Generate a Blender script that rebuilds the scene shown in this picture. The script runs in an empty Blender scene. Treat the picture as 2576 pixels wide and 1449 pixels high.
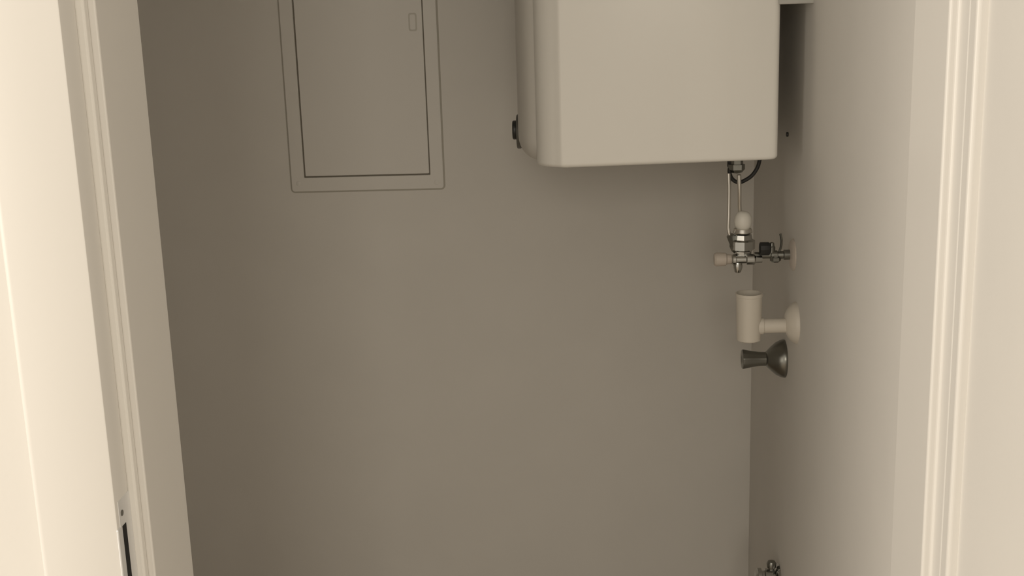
import bpy, bmesh, math
from mathutils import Vector, Matrix
sc = bpy.context.scene
C = sc.collection
PI = math.pi

# ---------------------------------------------------------------- camera
FOC = 3000.0                       # focal length in pixels of the 2576 px frame
CAMZ = 1.52
dn = Vector((412.0, 13075.5, FOC)).normalized()          # world down seen in camera space
rx = 1440.0 - 1288.0
fw = Vector((rx, -(FOC*FOC + 412.0*rx)/13075.5, FOC)).normalized()
rt = dn.cross(fw)
up = -dn
cam_d = bpy.data.cameras.new('camera')
cam = bpy.data.objects.new('camera', cam_d)
C.objects.link(cam)
cam_d.sensor_fit = 'HORIZONTAL'
cam_d.sensor_width = 36.0
cam_d.lens = 36.0*FOC/2576.0
cam_d.clip_start = 0.02
cam_d.clip_end = 50
m = Matrix(((rt.x, -rt.y, -rt.z), (fw.x, -fw.y, -fw.z), (up.x, -up.y, -up.z))).to_4x4()
m.translation = Vector((0, 0, CAMZ))
cam.matrix_world = m
sc.camera = cam


def ray(px, py):
    c = Vector((px-1288.0, py-724.5, FOC))
    return Vector((rt.dot(c), fw.dot(c), up.dot(c)))


def at(px, py, Y):                 # world point on the plane y = Y
    r = ray(px, py)
    r = r*(Y/r.y)
    r.z += CAMZ
    return r


def atx(px, py, X):                # world point on the plane x = X
    r = ray(px, py)
    r = r*(X/r.x)
    r.z += CAMZ
    return r


# ---------------------------------------------------------------- world, lights, exposure
w = bpy.data.worlds.new('world')
sc.world = w
w.use_nodes = True
w.node_tree.nodes['Background'].inputs[0].default_value = (1.0, 0.9, 0.76, 1)
w.node_tree.nodes['Background'].inputs[1].default_value = 0.70
sc.view_settings.view_transform = 'Standard'
sc.view_settings.look = 'None'
sc.view_settings.gamma = 1.0
sc.view_settings.use_curve_mapping = False
sc.view_settings.exposure = 0.0


def area(name, loc, target, sx, sy, watts, col):
    l = bpy.data.lights.new(name, 'AREA')
    l.shape = 'RECTANGLE'
    l.size = sx
    l.size_y = sy
    l.energy = watts
    l.color = col
    o = bpy.data.objects.new(name, l)
    C.objects.link(o)
    o.location = loc
    o.rotation_euler = (Vector(target)-Vector(loc)).to_track_quat('-Z', 'Y').to_euler()
    return o


area('added_left_light', (-3.3, -0.8, 1.5), (0.35, 0.9, 1.3), 2.6, 2.0, 98, (1.0, 0.905, 0.775))  # broad soft light added from the left, no window known there
area('back_wall_fill', (0.05, -3.6, 2.3), (0.0, 2.0, 1.1), 1.2, 1.0, 33, (1.0, 0.905, 0.76))  # added frontal fill to lift the closet's back wall, no known lamp

# ---------------------------------------------------------------- materials
M = {}


def mat(name, col, rough=0.5, metal=0.0, bump=0.0, scale=60.0, var=0.0, coat=0.0, spec=0.5):
    mt = bpy.data.materials.new(name)
    mt.use_nodes = True
    nt = mt.node_tree
    b = nt.nodes['Principled BSDF']
    b.inputs['Base Color'].default_value = (*col, 1)
    b.inputs['Roughness'].default_value = rough
    b.inputs['Metallic'].default_value = metal
    b.inputs['Coat Weight'].default_value = coat
    b.inputs['Specular IOR Level'].default_value = spec
    tc = nt.nodes.new('ShaderNodeTexCoord')
    n = nt.nodes.new('ShaderNodeTexNoise')
    n.inputs['Scale'].default_value = scale
    n.inputs['Detail'].default_value = 4
    nt.links.new(tc.outputs['Object'], n.inputs['Vector'])
    if var:
        r = nt.nodes.new('ShaderNodeValToRGB')
        r.color_ramp.elements[0].position = 0.3
        r.color_ramp.elements[1].position = 0.7
        r.color_ramp.elements[0].color = (*[c*(1-var) for c in col], 1)
        r.color_ramp.elements[1].color = (*[min(1, c*(1+var)) for c in col], 1)
        n2 = nt.nodes.new('ShaderNodeTexNoise')
        n2.inputs['Scale'].default_value = scale*0.05
        nt.links.new(tc.outputs['Object'], n2.inputs['Vector'])
        nt.links.new(n2.outputs['Fac'], r.inputs['Fac'])
        nt.links.new(r.outputs['Color'], b.inputs['Base Color'])
    if bump:
        bp = nt.nodes.new('ShaderNodeBump')
        bp.inputs['Strength'].default_value = bump
        bp.inputs['Distance'].default_value = 0.001
        nt.links.new(n.outputs['Fac'], bp.inputs['Height'])
        nt.links.new(bp.outputs['Normal'], b.inputs['Normal'])
    M[name] = mt
    return mt


mat('wall_paint', (0.715, 0.695, 0.66), 0.75, bump=0.15, scale=160, var=0.012, spec=0.3)
mat('ceiling_paint', (0.82, 0.81, 0.79), 0.85, bump=0.1, scale=120)
mat('frame_paint', (0.71, 0.69, 0.655), 0.38, bump=0.05, scale=90, var=0.008)
mat('panel_paint', (0.715, 0.695, 0.66), 0.5, bump=0.04, scale=90)
mat('floor_vinyl', (0.42, 0.36, 0.29), 0.5, bump=0.1, scale=40, var=0.1)
mat('enamel', (0.86, 0.845, 0.80), 0.3, bump=0.02, scale=30, coat=0.2)
mat('cover_plastic', (0.66, 0.64, 0.60), 0.45, bump=0.03, scale=60)
mat('dark_plastic', (0.03, 0.03, 0.028), 0.4, bump=0.05, scale=60)
mat('grey_plastic', (0.12, 0.115, 0.10), 0.45, bump=0.05, scale=60)
mat('black_rubber', (0.02, 0.02, 0.02), 0.55, bump=0.05, scale=60)
mat('chrome', (0.52, 0.52, 0.50), 0.16, metal=1.0, bump=0.02, scale=50)
mat('dull_chrome', (0.26, 0.26, 0.24), 0.3, metal=1.0, bump=0.05, scale=80)
mat('steel_pipe', (0.75, 0.73, 0.69), 0.3, metal=1.0, bump=0.02, scale=50)
mat('white_plastic', (0.80, 0.78, 0.72), 0.4, bump=0.02, scale=50)
mat('cream_plastic', (0.70, 0.655, 0.58), 0.4, bump=0.02, scale=50)
mat('pink_plastic', (0.58, 0.52, 0.46), 0.45, bump=0.02, scale=50)
mat('plate_steel', (0.74, 0.74, 0.74), 0.42, metal=0.3, bump=0.04, scale=120)
mat('dark_void', (0.008, 0.007, 0.006), 0.9)
mat('shadow_line', (0.44, 0.42, 0.37), 0.8, bump=0.1)  # shade tone for the line around the panel frame
mat('latch_paint', (0.56, 0.54, 0.49), 0.6)
mat('panel_gap', (0.21, 0.19, 0.155), 0.8)
mat('bracket_paint', (0.5, 0.49, 0.46), 0.5)
mat('seal_rubber', (0.76, 0.74, 0.70), 0.6, bump=0.03, scale=80)

# ---------------------------------------------------------------- mesh helpers


def obj(name, bm, m, parent=None, smooth=False, bevel=0.0, seg=2, ang=35):
    bmesh.ops.recalc_face_normals(bm, faces=bm.faces)
    me = bpy.data.meshes.new(name)
    bm.to_mesh(me)
    bm.free()
    me.materials.append(M[m])
    o = bpy.data.objects.new(name, me)
    C.objects.link(o)
    if smooth:
        for p in me.polygons:
            p.use_smooth = True
        me.set_sharp_from_angle(angle=math.radians(ang))
    if bevel:
        b = o.modifiers.new('bevel', 'BEVEL')
        b.width = bevel
        b.segments = seg
        b.limit_method = 'ANGLE'
        b.angle_limit = math.radians(30)
    if parent:
        o.parent = parent
        o.matrix_parent_inverse = Matrix.Translation(-parent.location)
    return o


def tag(o, label, cat, group=None):
    o['label'] = label
    o['category'] = cat
    if group:
        o['group'] = group
    return o


def thing(name, label, cat, loc, group=None):
    o = bpy.data.objects.new(name, None)
    C.objects.link(o)
    o.location = loc
    o.empty_display_size = 0.02
    return tag(o, label, cat, group)


def struct(o):
    o['kind'] = 'structure'
    return o


def box(bm, x0, x1, y0, y1, z0, z1):
    v = [bm.verts.new((x, y, z)) for z in (z0, z1) for y in (y0, y1) for x in (x0, x1)]
    for f in ((0, 1, 3, 2), (4, 6, 7, 5), (0, 4, 5, 1), (2, 3, 7, 6), (0, 2, 6, 4), (1, 5, 7, 3)):
        bm.faces.new([v[i] for i in f])
    return bm


def bx(*a):
    return box(bmesh.new(), *a)


def prism(pts, z0, z1):            # plan polygon extruded upwards
    bm = bmesh.new()
    a = [bm.verts.new((x, y, z0)) for x, y in pts]
    b = [bm.verts.new((x, y, z1)) for x, y in pts]
    n = len(pts)
    for i in range(n):
        bm.faces.new((a[i], a[(i+1) % n], b[(i+1) % n], b[i]))
    bm.faces.new(a[::-1])
    bm.faces.new(b)
    return bm


def lathe(bm, org, axis, prof, n=28, closed=False):
    """prof: list of (distance along axis, radius)"""
    axis = Vector(axis).normalized()
    q = axis.to_track_quat('Z', 'Y')
    org = Vector(org)
    rings = []
    for d, r in prof:
        if r < 1e-6:
            rings.append([bm.verts.new(org+axis*d)])
        else:
            rings.append([bm.verts.new(org+axis*d+q @ Vector((r*math.cos(2*PI*i/n), r*math.sin(2*PI*i/n), 0)))
                          for i in range(n)])
    pairs = list(zip(rings, rings[1:]))
    if closed:
        pairs.append((rings[-1], rings[0]))
    for a, b in pairs:
        for i in range(n):
            j = (i+1) % n
            if len(a) == 1 and len(b) == 1:
                continue
            if len(a) == 1:
                bm.faces.new((a[0], b[i], b[j]))
            elif len(b) == 1:
                bm.faces.new((a[i], a[j], b[0]))
            else:
                bm.faces.new((a[i], a[j], b[j], b[i]))
    return bm


def rounded(L, r, e, r2=None):     # capped bar profile with eased edges
    r2 = r if r2 is None else r2
    return [(0, 0), (0, r-e), (e*0.3, r-e*0.3), (e, r), (L-e, r2), (L-e*0.3, r2-e*0.3), (L, r2-e), (L, 0)]


def tube(bm, pts, r, n=14):
    pts = [Vector(p) for p in pts]
    # Catmull-Rom smoothing
    P = []
    for i in range(len(pts)-1):
        p0 = pts[max(i-1, 0)]
        p1, p2 = pts[i], pts[i+1]
        p3 = pts[min(i+2, len(pts)-1)]
        for k in range(6):
            t = k/6
            P.append(0.5*((2*p1)+(-p0+p2)*t+(2*p0-5*p1+4*p2-p3)*t*t+(-p0+3*p1-3*p2+p3)*t**3))
    P.append(pts[-1])
    rings = []
    ref = Vector((0.3, 1, 0.2)).normalized()
    for i, p in enumerate(P):
        t = (P[min(i+1, len(P)-1)]-P[max(i-1, 0)]).normalized()
        a = ref-t*ref.dot(t)
        a.normalize()
        b = t.cross(a)
        rings.append([bm.verts.new(p+a*r*math.cos(2*PI*k/n)+b*r*math.sin(2*PI*k/n)) for k in range(n)])
    for a, b in zip(rings, rings[1:]):
        for k in range(n):
            j = (k+1) % n
            bm.faces.new((a[k], a[j], b[j], b[k]))
    bm.faces.new(rings[0][::-1])
    bm.faces.new(rings[-1])
    return bm


# ---------------------------------------------------------------- key planes of the place
YF = 1.057          # hall side of the door frame
YS = 1.09           # front of the door stop
YN = 1.20           # closet side of the frame
YB = 2.40           # back wall of the closet
XL = (at(350, 0, YN).x+at(485, 1449, YN).x)/2        # inner face of left stop
XJ = (at(2305, 0, YN).x+at(2235, 1449, YN).x)/2      # inner face of right stop
XR = (at(1886, 950, YB).x+at(1886, 1430, YB).x)/2    # closet right wall
XH = XR-0.001                                        # hall right wall, in line with it
XCL = -1.0                                           # closet left wall (hidden)
ZC = 2.45
HEAD = 2.05

# ---------------------------------------------------------------- structure
struct(obj('floor', bx(-1.5, 0.6, -2.0, 2.6, -0.1, 0), 'floor_vinyl'))
struct(obj('ceiling', bx(-1.5, 0.6, YF, 2.6, ZC, ZC+0.1), 'ceiling_paint'))
struct(obj('wall_back', bx(-1.5, 0.6, YB, YB+0.1, 0, ZC), 'wall_paint'))
struct(obj('wall_right', bx(XR, XR+0.1, YN-0.004, YB, 0, ZC), 'wall_paint'))
XW = at(2450, 700, 1.045).x                          # hall right wall
XT = at(2404, 700, 1.064).x                          # rebate face on the right
struct(obj('wall_hall_right', bx(XW, XR+0.1, -2.0, YN-0.004, 0, ZC), 'wall_paint'))
struct(obj('wall_left', bx(XCL-0.1, XCL, YN-0.01, YB, 0, ZC), 'wall_paint'))
WO = XL-0.055       # where the wall opening starts on the left
fb = bmesh.new()
box(fb, -1.4, WO, YF-0.001, YN-0.005, 0, ZC)
box(fb, WO, XW, YF-0.001, YN-0.005, HEAD+0.055, ZC)
struct(obj('wall_front', fb, 'wall_paint'))

# door frame: jambs with rebate and stop, casings
RB = 0.0150         # how far the rebate steps back from the stop face
fr = struct(obj('door_1', prism([(XL-0.055, YF), (XL-RB, YF), (XL-RB, YS), (XL, YS), (XL, YN), (XL-0.055, YN)], 0, HEAD+0.05),
                'frame_paint', bevel=0.0016))
# a soft sealing strip in the corner of the rebate
obj('door_seal', bx(XL-RB-0.001, XL-RB+0.0085, YS-0.010, YS+0.0005, 0.002, HEAD), 'seal_rubber', fr, bevel=0.0026, seg=3)
obj('jamb', prism([(XW+0.0005, 1.064), (XW+0.0005, YN), (XJ, YN), (XJ, YS), (XT, YS), (XT, 1.064)], 0, HEAD+0.05),
    'frame_paint', fr, bevel=0.003, seg=4)
hb = bmesh.new()
box(hb, XL-RB, XT, YF, YS, HEAD+0.012, HEAD+0.05)
box(hb, XL-0.001, XJ+0.001, YS, YN, HEAD, HEAD+0.05)
obj('head_jamb', hb, 'frame_paint', fr, bevel=0.0016)
CW = 0.079
xi, xo, yf = XL-RB+0.0004, XL-RB-CW, YF-0.012
cp = [(xi, YF+0.018), (xi, yf+0.0012), (xi-0.0004, yf+0.0004), (xi-0.0012, yf)]
cp += [(xo+0.006*(1-math.sin(t)), yf+0.004*(1-math.cos(t))) for t in [PI/2*k/8 for k in range(9)]]
cp += [(xo, YF-0.001), (WO-0.0002, YF-0.001), (WO-0.0002, YF+0.018)]
cas = struct(obj('trim_1', prism(cp, 0, HEAD+0.012+CW), 'frame_paint', smooth=True, ang=30))
struct(obj('trim_2', bx(XL-RB, XW-0.0005, YF-0.012, YF+0.0125, HEAD+0.012, HEAD+0.012+CW), 'frame_paint', bevel=0.003, seg=3))
struct(obj('trim_3', bx(XT+0.0002, XW+0.004, 1.046, 1.066, 0, HEAD+0.012), 'frame_paint', bevel=0.004, seg=5))

# ---------------------------------------------------------------- strike plate on the left jamb
xp = XL-RB
s0 = atx(307, 1322, xp)
zt = atx(305, 1284, xp).z
yc = (YF+YS)/2
sp = thing('strike_plate', 'pale steel strike plate with a tall black latch slot, set in the left door jamb', 'strike plate',
           (xp, yc, zt-0.10))
pl = bmesh.new()
box(pl, xp-0.0006, xp+0.0010, YF-0.006, YS-0.006, zt-0.21, zt+0.012)
obj('plate', pl, 'plate_steel', sp, bevel=0.0006)
obj('lip', bx(xp-0.0006, xp+0.0016, YF-0.0135, YF-0.006, zt-0.12, s0.z+0.001), 'plate_steel', sp, bevel=0.001)
ys0 = atx(306.5, 1335, xp).y
ys1 = atx(316.5, 1335, xp).y
o = obj('latch_slot', bx(xp+0.0002, xp+0.0013, ys0, ys1, s0.z-0.085, s0.z), 'dark_void', sp, bevel=0.0)
o['label'] = 'black latch opening'
b = lathe(bmesh.new(), (xp+0.0008, atx(304, 1290, xp).y, atx(304, 1290, xp).z), (1, 0, 0), rounded(0.0010, 0.0030, 0.0004), 16)
obj('screw', b, 'grey_plastic', sp, smooth=True)

# ---------------------------------------------------------------- access panel on the back wall
FT = 0.004           # frame stands proud of the wall
yp = YB-FT
o0 = at(736, 479, YB)
o1 = at(1117, 476, YB)
i0 = at(766, 445, YB)
i1 = at(1083, 441, YB)
zo, zi = (o0.z+o1.z)/2, (i0.z+i1.z)/2
H = 0.56
ap = thing('access_panel', 'flat cream metal access panel with hinged door, flush on the back wall', 'panel',
           ((o0.x+o1.x)/2, YB, zo+H/2))
zo2, zi2 = zo+H, zo+H-(zi-zo)
# frame as a ring with rounded outer corners
bm = bmesh.new()


def rrect(x0, x1, z0, z1, r, n=5):
    pts = []
    for cx, cz, a0 in ((x1-r, z1-r, 0), (x0+r, z1-r, 90), (x0+r, z0+r, 180), (x1-r, z0+r, 270)):
        for k in range(n+1):
            a = math.radians(a0+90*k/n)
            pts.append((cx+r*math.cos(a), cz+r*math.sin(a)))
    return pts


def ring(bm, po, pi_, y0, y1):
    L = []
    for y, p in ((y0, po), (y0, pi_), (y1, pi_), (y1, po)):
        L.append([bm.verts.new((x, y, z)) for x, z in p])
    n = len(po)
    for k in range(4):
        a, b = L[k], L[(k+1) % 4]
        for i in range(n):
            j = (i+1) % n
            bm.faces.new((a[i], a[j], b[j], b[i]))
    return bm


def slab(bm, po, y0, y1):
    a = [bm.verts.new((x, y0, z)) for x, z in po]
    b = [bm.verts.new((x, y1, z)) for x, z in po]
    n = len(po)
    for i in range(n):
        bm.faces.new((a[i], a[(i+1) % n], b[(i+1) % n], b[i]))
    bm.faces.new(a)
    bm.faces.new(b[::-1])
    return bm


ring(bm, rrect(o0.x-0.0032, o1.x+0.0032, zo-0.0032, zo2+0.0032, 0.009), rrect(o0.x+0.001, o1.x-0.001, zo+0.001, zo2-0.001, 0.006), YB-0.0006, YB+0.001)  # edge shadow of the panel frame, painted as a darker ring
obj('frame_shadow_line', bm, 'shadow_line', ap)['label'] = 'thin painted shadow line around the frame'
bm = bmesh.new()
ring(bm, rrect(o0.x, o1.x, zo, zo2, 0.006), rrect(i0.x, i1.x, zi, zi2, 0.0015), yp, YB+0.001)
obj('panel_frame', bm, 'panel_paint', ap, bevel=0.0012)
g = 0.0030
bm = slab(bmesh.new(), rrect(i0.x+g, i1.x-g*0.7, zi+g, zi2-g, 0.002), yp+0.0005, YB-0.0005)
dr = obj('panel_door', bm, 'panel_paint', ap, bevel=0.0008)
bm = slab(bmesh.new(), rrect(i0.x-0.001, i1.x+0.001, zi-0.001, zi2+0.001, 0.001), YB-0.0004, YB+0.0008)
obj('gap', bm, 'panel_gap', ap)['label'] = 'dark gap around the panel door'
l0 = at(1027, 33, YB)
l1 = at(1050, 78, YB)
bm = ring(bmesh.new(), rrect(l0.x, l1.x, l1.z, l0.z, 0.004), rrect(l0.x+0.0028, l1.x-0.0028, l1.z+0.0028, l0.z-0.0028, 0.003),
          yp-0.0001, yp+0.001)
lt = obj('latch', bm, 'latch_paint', dr, bevel=0.0003)
for (px, py) in ((752, 461), (1099, 458)):
    c = at(px, py, YB)
    b = lathe(bmesh.new(), (c.x, yp+0.0005, c.z), (0, -1, 0), rounded(0.0012, 0.0050, 0.0006), 18)
    obj('screw', b, 'panel_paint', ap, smooth=True)

# ---------------------------------------------------------------- water heater on the right wall
a_ = at(1410, 424, 1.80)
b_ = at(1958, 400, 1.84)
ZB = (a_.z+b_.z)/2-0.0005
YW = 2.20            # far side
xs = at(1304, 330, 1.95).x     # furthest point of the front cover
x135 = at(1350, 330, 1.835).x
HH = 0.56
wh = thing('water_heater', 'white square-cornered water heater hung on the right wall of the closet', 'water heater',
           ((a_.x+b_.x)/2, 2.02, ZB))


def loft(prof, z0, z1, rb, rt_, cen, half, m, name, parent, n=7):
    bm = bmesh.new()
    zs = []
    for k in range(n+1):
        t = PI/2*k/n
        zs.append((z0+rb*(1-math.sin(t)), rb*(1-math.cos(t))))
    zs = zs[::-1]
    for k in range(n+1):
        t = PI/2*k/n
        zs.append((z1-rt_*(1-math.sin(t)), rt_*(1-math.cos(t))))
    # second half must run upwards
    low, high = zs[:n+1], zs[n+1:]
    rows = []
    for z, off in sorted(low, key=lambda q: q[0])+sorted(high, key=lambda q: q[0]):
        rows.append([bm.verts.new((cen[0]+(x-cen[0])*(1-off/half[0]), cen[1]+(y-cen[1])*(1-off/half[1]), z)) for x, y in prof])
    for a, b in zip(rows, rows[1:]):
        for i in range(len(prof)):
            j = (i+1) % len(prof)
            bm.faces.new((a[i], a[j], b[j], b[i]))
    bm.faces.new(rows[0][::-1])
    bm.faces.new(rows[-1])
    return obj(name, bm, m, parent, smooth=True, ang=50)


def bez(p0, p1, p2, n):
    return [tuple(p0[k]*(1-t)**2+2*p1[k]*t*(1-t)+p2[k]*t*t for k in (0, 1)) for t in [i/n for i in range(n+1)]]


# jacket plan: crease at a_, eased corner towards the front cover, back edge near the wall
yj0 = 1.80
prof = []
prof += [(b_.x-0.011, 1.8388), (a_.x+0.004, yj0+0.0004), (a_.x-0.0005, yj0+0.0022)]
prof += bez((a_.x-0.004, yj0+0.0050), (a_.x-0.030, yj0+0.018), (x135, 1.838), 8)
prof += [(x135-0.001, 1.845), (x135-0.001, YW-0.045)]
prof += bez((x135, YW-0.038), (a_.x-0.030, YW-0.018), (a_.x, YW), 8)
prof += [(b_.x-0.011, YW-0.03)]
prof += bez((b_.x-0.010, YW-0.03), (b_.x, YW-0.031), (b_.x, YW-0.04), 3)
prof += bez((b_.x, 1.850), (b_.x-0.0004, 1.8395), (b_.x-0.010, 1.8388), 5)
cx, cy = (x135+b_.x)/2, 2.0
loft(prof, ZB, ZB+HH, 0.007, 0.007, (cx, cy), (0.18, 0.19), 'enamel', 'jacket', wh)
# front cover: domed plastic shell on the side facing left
yc0, yc1 = 1.842, YW-0.042
ym = (yc0+yc1)/2
pc = bez((x135+0.006, yc0), (xs+0.006, yc0+0.012), (xs+0.001, yc0+0.085), 10)
pc += bez((xs, ym), (xs, ym+0.01), (xs, ym+0.02), 2)
pc += bez((xs+0.001, yc1-0.085), (xs+0.006, yc1-0.012), (x135+0.006, yc1), 10)
cv = loft(pc, ZB+0.003, ZB+HH-0.004, 0.036, 0.036, (x135+0.03, ym), (0.085, 0.17), 'cover_plastic', 'front_cover', wh)
# thermostat dial: a dark flange and a knob standing off the front cover
kc = at(1303, 331, 2.0)
r1 = (at(1309, 289, 2.0)-at(1309, 375, 2.0)).length/2
r2 = (at(1296, 303, 2.0)-at(1296, 351, 2.0)).length/2
kx = xs
b = lathe(bmesh.new(), (kx+0.003, 2.0, kc.z), (-1, 0, 0), rounded(0.008, r1, 0.002), 32)
fl = obj('dial_plate', b, 'grey_plastic', wh, smooth=True)
kL = kx-at(1291, 330, 2.0).x
b = lathe(bmesh.new(), (kx-0.004, 2.0, at(1296, 327, 2.0).z), (-1, 0, 0), rounded(max(kL-0.004, 0.008), r2, 0.002), 28)
obj('thermostat_knob', b, 'dark_plastic', wh, smooth=True)
# wall brackets behind it
zb = at(1990, 10, 1.835).z
for z in (zb, ZB+0.06+0.30):
    obj('wall_bracket', bx(b_.x-0.004, XR+0.0005, 1.856 if z > zb else 1.835, YW-0.06, z, z+0.035), 'bracket_paint', wh, bevel=0.0015)
# inlet fitting, cable gland and looped cable under the casing
YP = 1.96
hc = at(1856, 430, YP)
b = lathe(bmesh.new(), (hc.x-0.002, YP, ZB+0.004), (0, 0, -1),
          [(0, 0), (0, 0.0145), (0.016, 0.0145), (0.0165, 0.0105), (0.024, 0.0105), (0.0245, 0.0135), (0.033, 0.0135), (0.038, 0.009), (0.040, 0)], 6)
obj('pipe_union', b, 'dull_chrome', wh, smooth=True, ang=30)
c0 = at(1841, 425, YP)
b = lathe(bmesh.new(), (c0.x, YP+0.005, ZB+0.004), (0, 0, -1), rounded(0.030, 0.007, 0.002), 16)
obj('cable_gland', b, 'black_rubber', wh, smooth=True)
b = tube(bmesh.new(), [at(1912, 398, YP), at(1906, 420, YP), at(1893, 440, YP), at(1877, 452, YP), at(1858, 459, YP),
                       at(1842, 450, YP), at(1835, 432, YP), at(1838, 412, YP+0.004)], 0.0032)
obj('cable', b, 'black_rubber', wh, smooth=True)['label'] = 'thin black cable looping under the casing'

# ---------------------------------------------------------------- screw on the wall behind the heater
c = atx(1983, 338, XR)
b = lathe(bmesh.new(), (XR+0.0005, c.y, c.z), (-1, 0, 0), rounded(0.004, 0.0040, 0.001), 14)
tag(obj('wall_screw', b, 'dark_plastic', smooth=True), 'tiny dark screw head in the shaded strip of right wall beside the heater', 'screw')

# ---------------------------------------------------------------- angle valve on the right wall
V = 1.975
rc = atx(1996, 638, XR)
V = rc.y
ax = Vector((-1, 0, 0))


def P(px, py):
    return at(px, py, V)


pc_ = P(1975, 641)
zv = pc_.z
av = thing('angle_valve', 'small chrome angle valve with black knob on the right wall, under the water heater', 'valve', (XR, V, zv))
s = V/FOC            # metres per pixel there
b = lathe(bmesh.new(), (XR+0.0005, V, zv), ax, [(0, 0), (0, 41*s), (0.002, 41*s), (0.004, 37*s), (0.006, 24*s), (0.007, 12*s), (0.007, 0)], 32)
obj('rosette', b, 'pink_plastic', av, smooth=True)
b = lathe(bmesh.new(), (XR-0.006, V, zv), ax, [(0, 0), (0, 13*s), (0.010, 13*s), (0.011, 10*s), (0.020, 9.5*s), (0.021, 12*s), (0.031, 12*s),
                                               (0.032, 8.5*s), (0.058, 8.5*s), (0.058, 0)], 20)
obj('valve_body', b, 'dull_chrome', av, smooth=True, ang=30)
q = P(1950, 646)
b = lathe(bmesh.new(), (q.x, V-0.003, q.z+0.004), (0, 0, -1), [(0, 0), (0, 9*s), (6*s, 9*s), (6.5*s, 14*s), (15*s, 14*s), (19*s, 9*s), (19*s, 0)], 6)
obj('union_nut', b, 'dull_chrome', av, smooth=True, ang=30)
q = P(1941, 640)
b = lathe(bmesh.new(), (q.x, V, q.z), (0, 0, 1), [(0, 0), (0, 9*s), (20*s, 9*s), (22*s, 7*s), (30*s, 6*s), (32*s, 0)], 18)
obj('neck', b, 'dull_chrome', av, smooth=True)
q = P(1933, 622)
bm = lathe(bmesh.new(), (q.x, V-0.012, q.z), (-1, 0, 0), rounded(25*s, 17*s, 3*s), 10)
obj('knob', bm, 'black_rubber', av, smooth=True, ang=30)
b = tube(bmesh.new(), [P(1957, 640), P(1964, 622), P(1966, 604), P(1963, 588)], 0.0020, 8)
obj('wire_handle', b, 'dull_chrome', av, smooth=True)

# ---------------------------------------------------------------- safety valve under the heater pipes
cx0 = P(1866, 640)
sv = thing('safety_valve', 'chrome safety valve with round white cap, hanging below the heater pipes', 'valve', (cx0.x, V, cx0.z))
q = P(1868, 650)
b = lathe(bmesh.new(), (q.x, V, q.z), (0, 0, 1), [(0, 0), (0, 17*s), (8*s, 22*s), (20*s, 23*s), (25*s, 31*s), (46*s, 31*s), (50*s, 24*s), (62*s, 22*s),
                                                 (64*s, 17*s), (66*s, 0)], 8)
obj('valve_body', b, 'chrome', sv, smooth=True, ang=25)
q = P(1868, 586)
b = lathe(bmesh.new(), (q.x, V, q.z), (0, 0, 1), rounded(12*s, 25*s, 3*s, 23*s), 28)
obj('collar', b, 'steel_pipe', sv, smooth=True)
q = P(1869, 577)
b = lathe(bmesh.new(), (q.x, V, q.z), (0, 0, 1), [(0, 0), (0, 13*s), (4*s, 17*s), (10*s, 20.5*s), (18*s, 22*s), (26*s, 22*s), (34*s, 20*s), (41*s, 16*s), (45*s, 11*s), (46.5*s, 5*s), (46.5*s, 0)], 32)
obj('cap', b, 'white_plastic', sv, smooth=True)['label'] = 'round white plastic cap'
# side port taking the thin left-hand pipe
q = P(1836, 590)
b = lathe(bmesh.new(), (q.x, V, q.z), (P(1856, 640)-P(1834, 590)), [(0, 0), (0, 8*s), (3*s, 11*s), (24*s, 12*s), (28*s, 15*s), (40*s, 15*s), (48*s, 10*s), (48*s, 0)], 6)
obj('side_port', b, 'dull_chrome', sv, smooth=True, ang=30)
# cross arm low in front
q = P(1838, 650)
b = lathe(bmesh.new(), (q.x, V-0.012, q.z), (1, 0, 0), [(0, 0), (0, 11*s), (3*s, 14*s), (10*s, 14*s), (12*s, 10*s), (36*s, 10*s), (38*s, 14*s), (56*s, 14*s),
                                                       (60*s, 10*s), (76*s, 9*s), (76*s, 0)], 18)
obj('cross_arm', b, 'chrome', sv, smooth=True, ang=30)
q = P(1854, 652)
b = lathe(bmesh.new(), (q.x, V-0.010, q.z), (0, 0, -1), [(0, 0), (0, 9*s), (12*s, 12*s), (18*s, 12*s), (30*s, 8*s), (32*s, 5*s), (33*s, 0)], 18)
obj('drain_nipple', b, 'chrome', sv, smooth=True)
q = P(1842, 650)
b = lathe(bmesh.new(), (q.x, V-0.006, q.z), (-1, 0, 0), [(0, 0), (0, 12*s), (14*s, 13*s), (18*s, 17*s), (42*s, 18*s), (47*s, 15*s), (48*s, 0)], 12)
obj('relief_knob', b, 'pink_plastic', sv, smooth=True, ang=30)['label'] = 'beige plastic relief knob'

# ---------------------------------------------------------------- the two thin pipes
b = tube(bmesh.new(), [at(1833, 436, V), at(1834, 480, V), at(1833, 540, V), at(1832, 575, V), at(1836, 594, V)], 4.6*s)
b2 = tag(obj('water_pipe', b, 'steel_pipe', smooth=True), 'thin steel pipe, the left and longer of the two under the heater', 'pipe')
b = tube(bmesh.new(), [at(1859, 440, V-0.01), at(1860, 480, V-0.008), at(1860, 515, V), at(1862, 545, V+0.006), at(1864, 575, V+0.004)], 5.2*s)
tag(obj('water_pipe', b, 'steel_pipe', smooth=True), 'thin steel pipe running from the heater down behind the round white cap', 'pipe')

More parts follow.
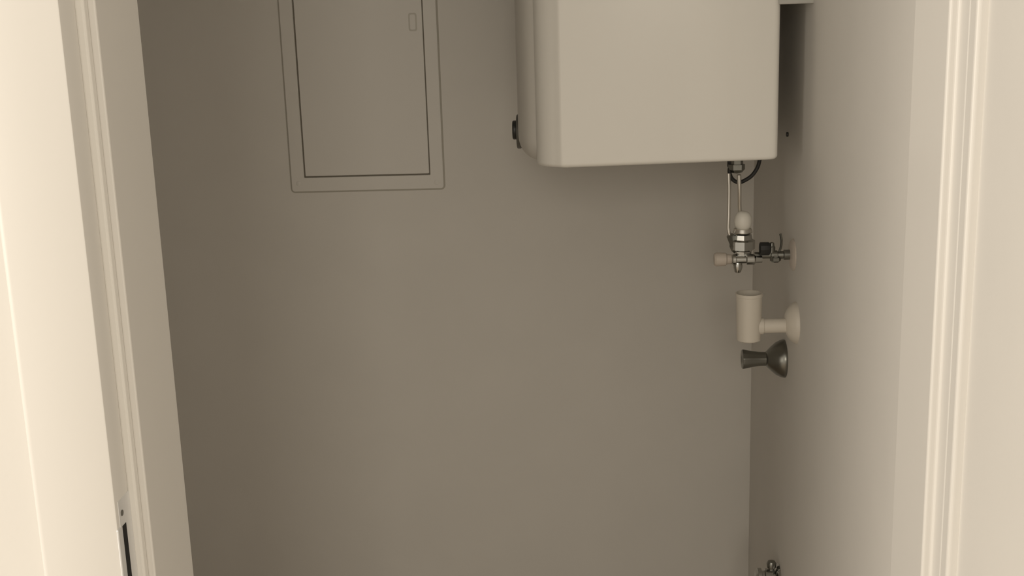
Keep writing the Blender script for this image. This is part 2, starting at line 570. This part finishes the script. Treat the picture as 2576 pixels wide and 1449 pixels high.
# ---------------------------------------------------------------- drain funnel
rc = atx(2003, 812, XR)
V2 = rc.y
s = V2/FOC
ct = at(1879, 737, V2)
cb = at(1883, 856, V2)
zs_ = at(1960, 819, V2).z
df = thing('drain_funnel', 'cream plastic drain tee with open upright cup and round wall rosette', 'drain pipe', (XR, V2, zs_))
hgt = ct.z-cb.z
b = lathe(bmesh.new(), (cb.x, V2, cb.z), (0, 0, 1),
          [(0, 0), (0, 28*s), (2*s, 30.5*s), (hgt*0.5, 32*s), (hgt-9*s, 33*s), (hgt-8*s, 34.5*s), (hgt, 34.5*s), (hgt, 31*s), (hgt*0.2, 28*s), (hgt*0.2, 0)], 36)
obj('cup', b, 'cream_plastic', df, smooth=True, ang=40)
L = XR-cb.x-0.006
b = lathe(bmesh.new(), (XR-0.004, V2, zs_), ax, [(0, 0), (0, 19*s), (L-34*s, 19*s), (L-33*s, 22*s), (L-20*s, 22*s), (L-20*s, 0)], 28)
obj('stub_pipe', b, 'cream_plastic', df, smooth=True, ang=40)
b = lathe(bmesh.new(), (XR+0.0005, V2, at(2000, 812, V2).z), ax,
          [(0, 0), (0, 54*s), (0.0025, 54*s), (0.008, 49*s), (0.014, 38*s), (0.018, 25*s), (0.019, 19.2*s), (0.019, 0)], 40)
obj('rosette', b, 'cream_plastic', df, smooth=True, ang=50)

# ---------------------------------------------------------------- chrome tap below the drain funnel
rc = atx(1974, 902, XR)
V3 = rc.y
s = V3/FOC
z3 = at(1974, 902, V3).z
tp = thing('wall_tap', 'dark chrome stop tap with flared knob and cone rosette, just below the drain funnel', 'tap', (XR, V3, z3))
b = lathe(bmesh.new(), (XR+0.0005, V3, z3), ax,
          [(0, 0), (0, 49*s), (4*s, 50*s), (12*s, 48*s), (24*s, 42*s), (36*s, 32*s), (45*s, 23*s), (50*s, 18*s), (50*s, 0)], 40)
obj('rosette', b, 'dull_chrome', tp, smooth=True, ang=50)
q = at(1866, 902, V3)
LK = XR-q.x
bm = bmesh.new()
prof = [(46*s, 0), (46*s, 15*s), (48*s, 18*s), (66*s, 19*s), (84*s, 21.5*s), (LK-5*s, 26*s), (LK-1.5*s, 26*s), (LK, 23*s), (LK, 12*s), (LK-3*s, 8*s), (LK-3*s, 0)]
lathe(bm, (XR, V3, z3), Vector((-1, 0, -0.00)), prof, 40)
# fluted grip
ca = Vector((XR, V3, z3))
for v in bm.verts:
    d = v.co-ca
    rr = math.hypot(d.y, d.z)
    if rr > 13*s and -d.x > 52*s:
        k = 1-0.05*(0.5+0.5*math.cos(10*math.atan2(d.z, d.y)))
        v.co.y = ca.y+d.y*k
        v.co.z = ca.z+d.z*k
obj('knob', bm, 'dull_chrome', tp, smooth=True, ang=50)

# ---------------------------------------------------------------- tap at the bottom edge
rc = atx(1960, 1455, XR)
V4 = rc.y
s = V4/FOC
z4 = at(1940, 1454, V4).z
lp = thing('bib_tap', 'chrome bib tap low in the closet corner, only its top in view', 'tap', (XR, V4, z4))
b = lathe(bmesh.new(), (XR+0.0005, V4, z4), ax, [(0, 0), (0, 40*s), (2*s, 40*s), (8*s, 34*s), (12*s, 20*s), (12*s, 0)], 32)
obj('rosette', b, 'chrome', lp, smooth=True)
q = at(1898, 1454, V4)
LB = XR-q.x
b = lathe(bmesh.new(), (XR-0.004, V4, z4), ax, [(0, 0), (0, 17*s), (12*s, 17*s), (13*s, 26*s), (LB-34*s, 26*s), (LB-32*s, 20*s), (LB-26*s, 20*s), (LB-24*s, 27*s),
                                               (LB-14*s, 27*s), (LB-8*s, 20*s), (LB-6*s, 0)], 24)
obj('valve_body', b, 'chrome', lp, smooth=True, ang=30)
q = at(1940, 1448, V4)
b = lathe(bmesh.new(), (q.x, V4, q.z), (0, 0, 1), [(0, 0), (0, 11*s), (14*s, 9*s), (22*s, 8*s), (25*s, 12*s), (36*s, 13*s), (42*s, 10*s), (45*s, 0)], 20)
obj('handle', b, 'dull_chrome', lp, smooth=True, ang=40)
q = at(1924, 1470, V4)
b = tube(bmesh.new(), [(q.x, V4, q.z), (q.x-0.004, V4, q.z-0.03), (q.x-0.012, V4, q.z-0.06), (q.x-0.014, V4, q.z-0.085)], 0.010, 20)
obj('spout', b, 'chrome', lp, smooth=True)
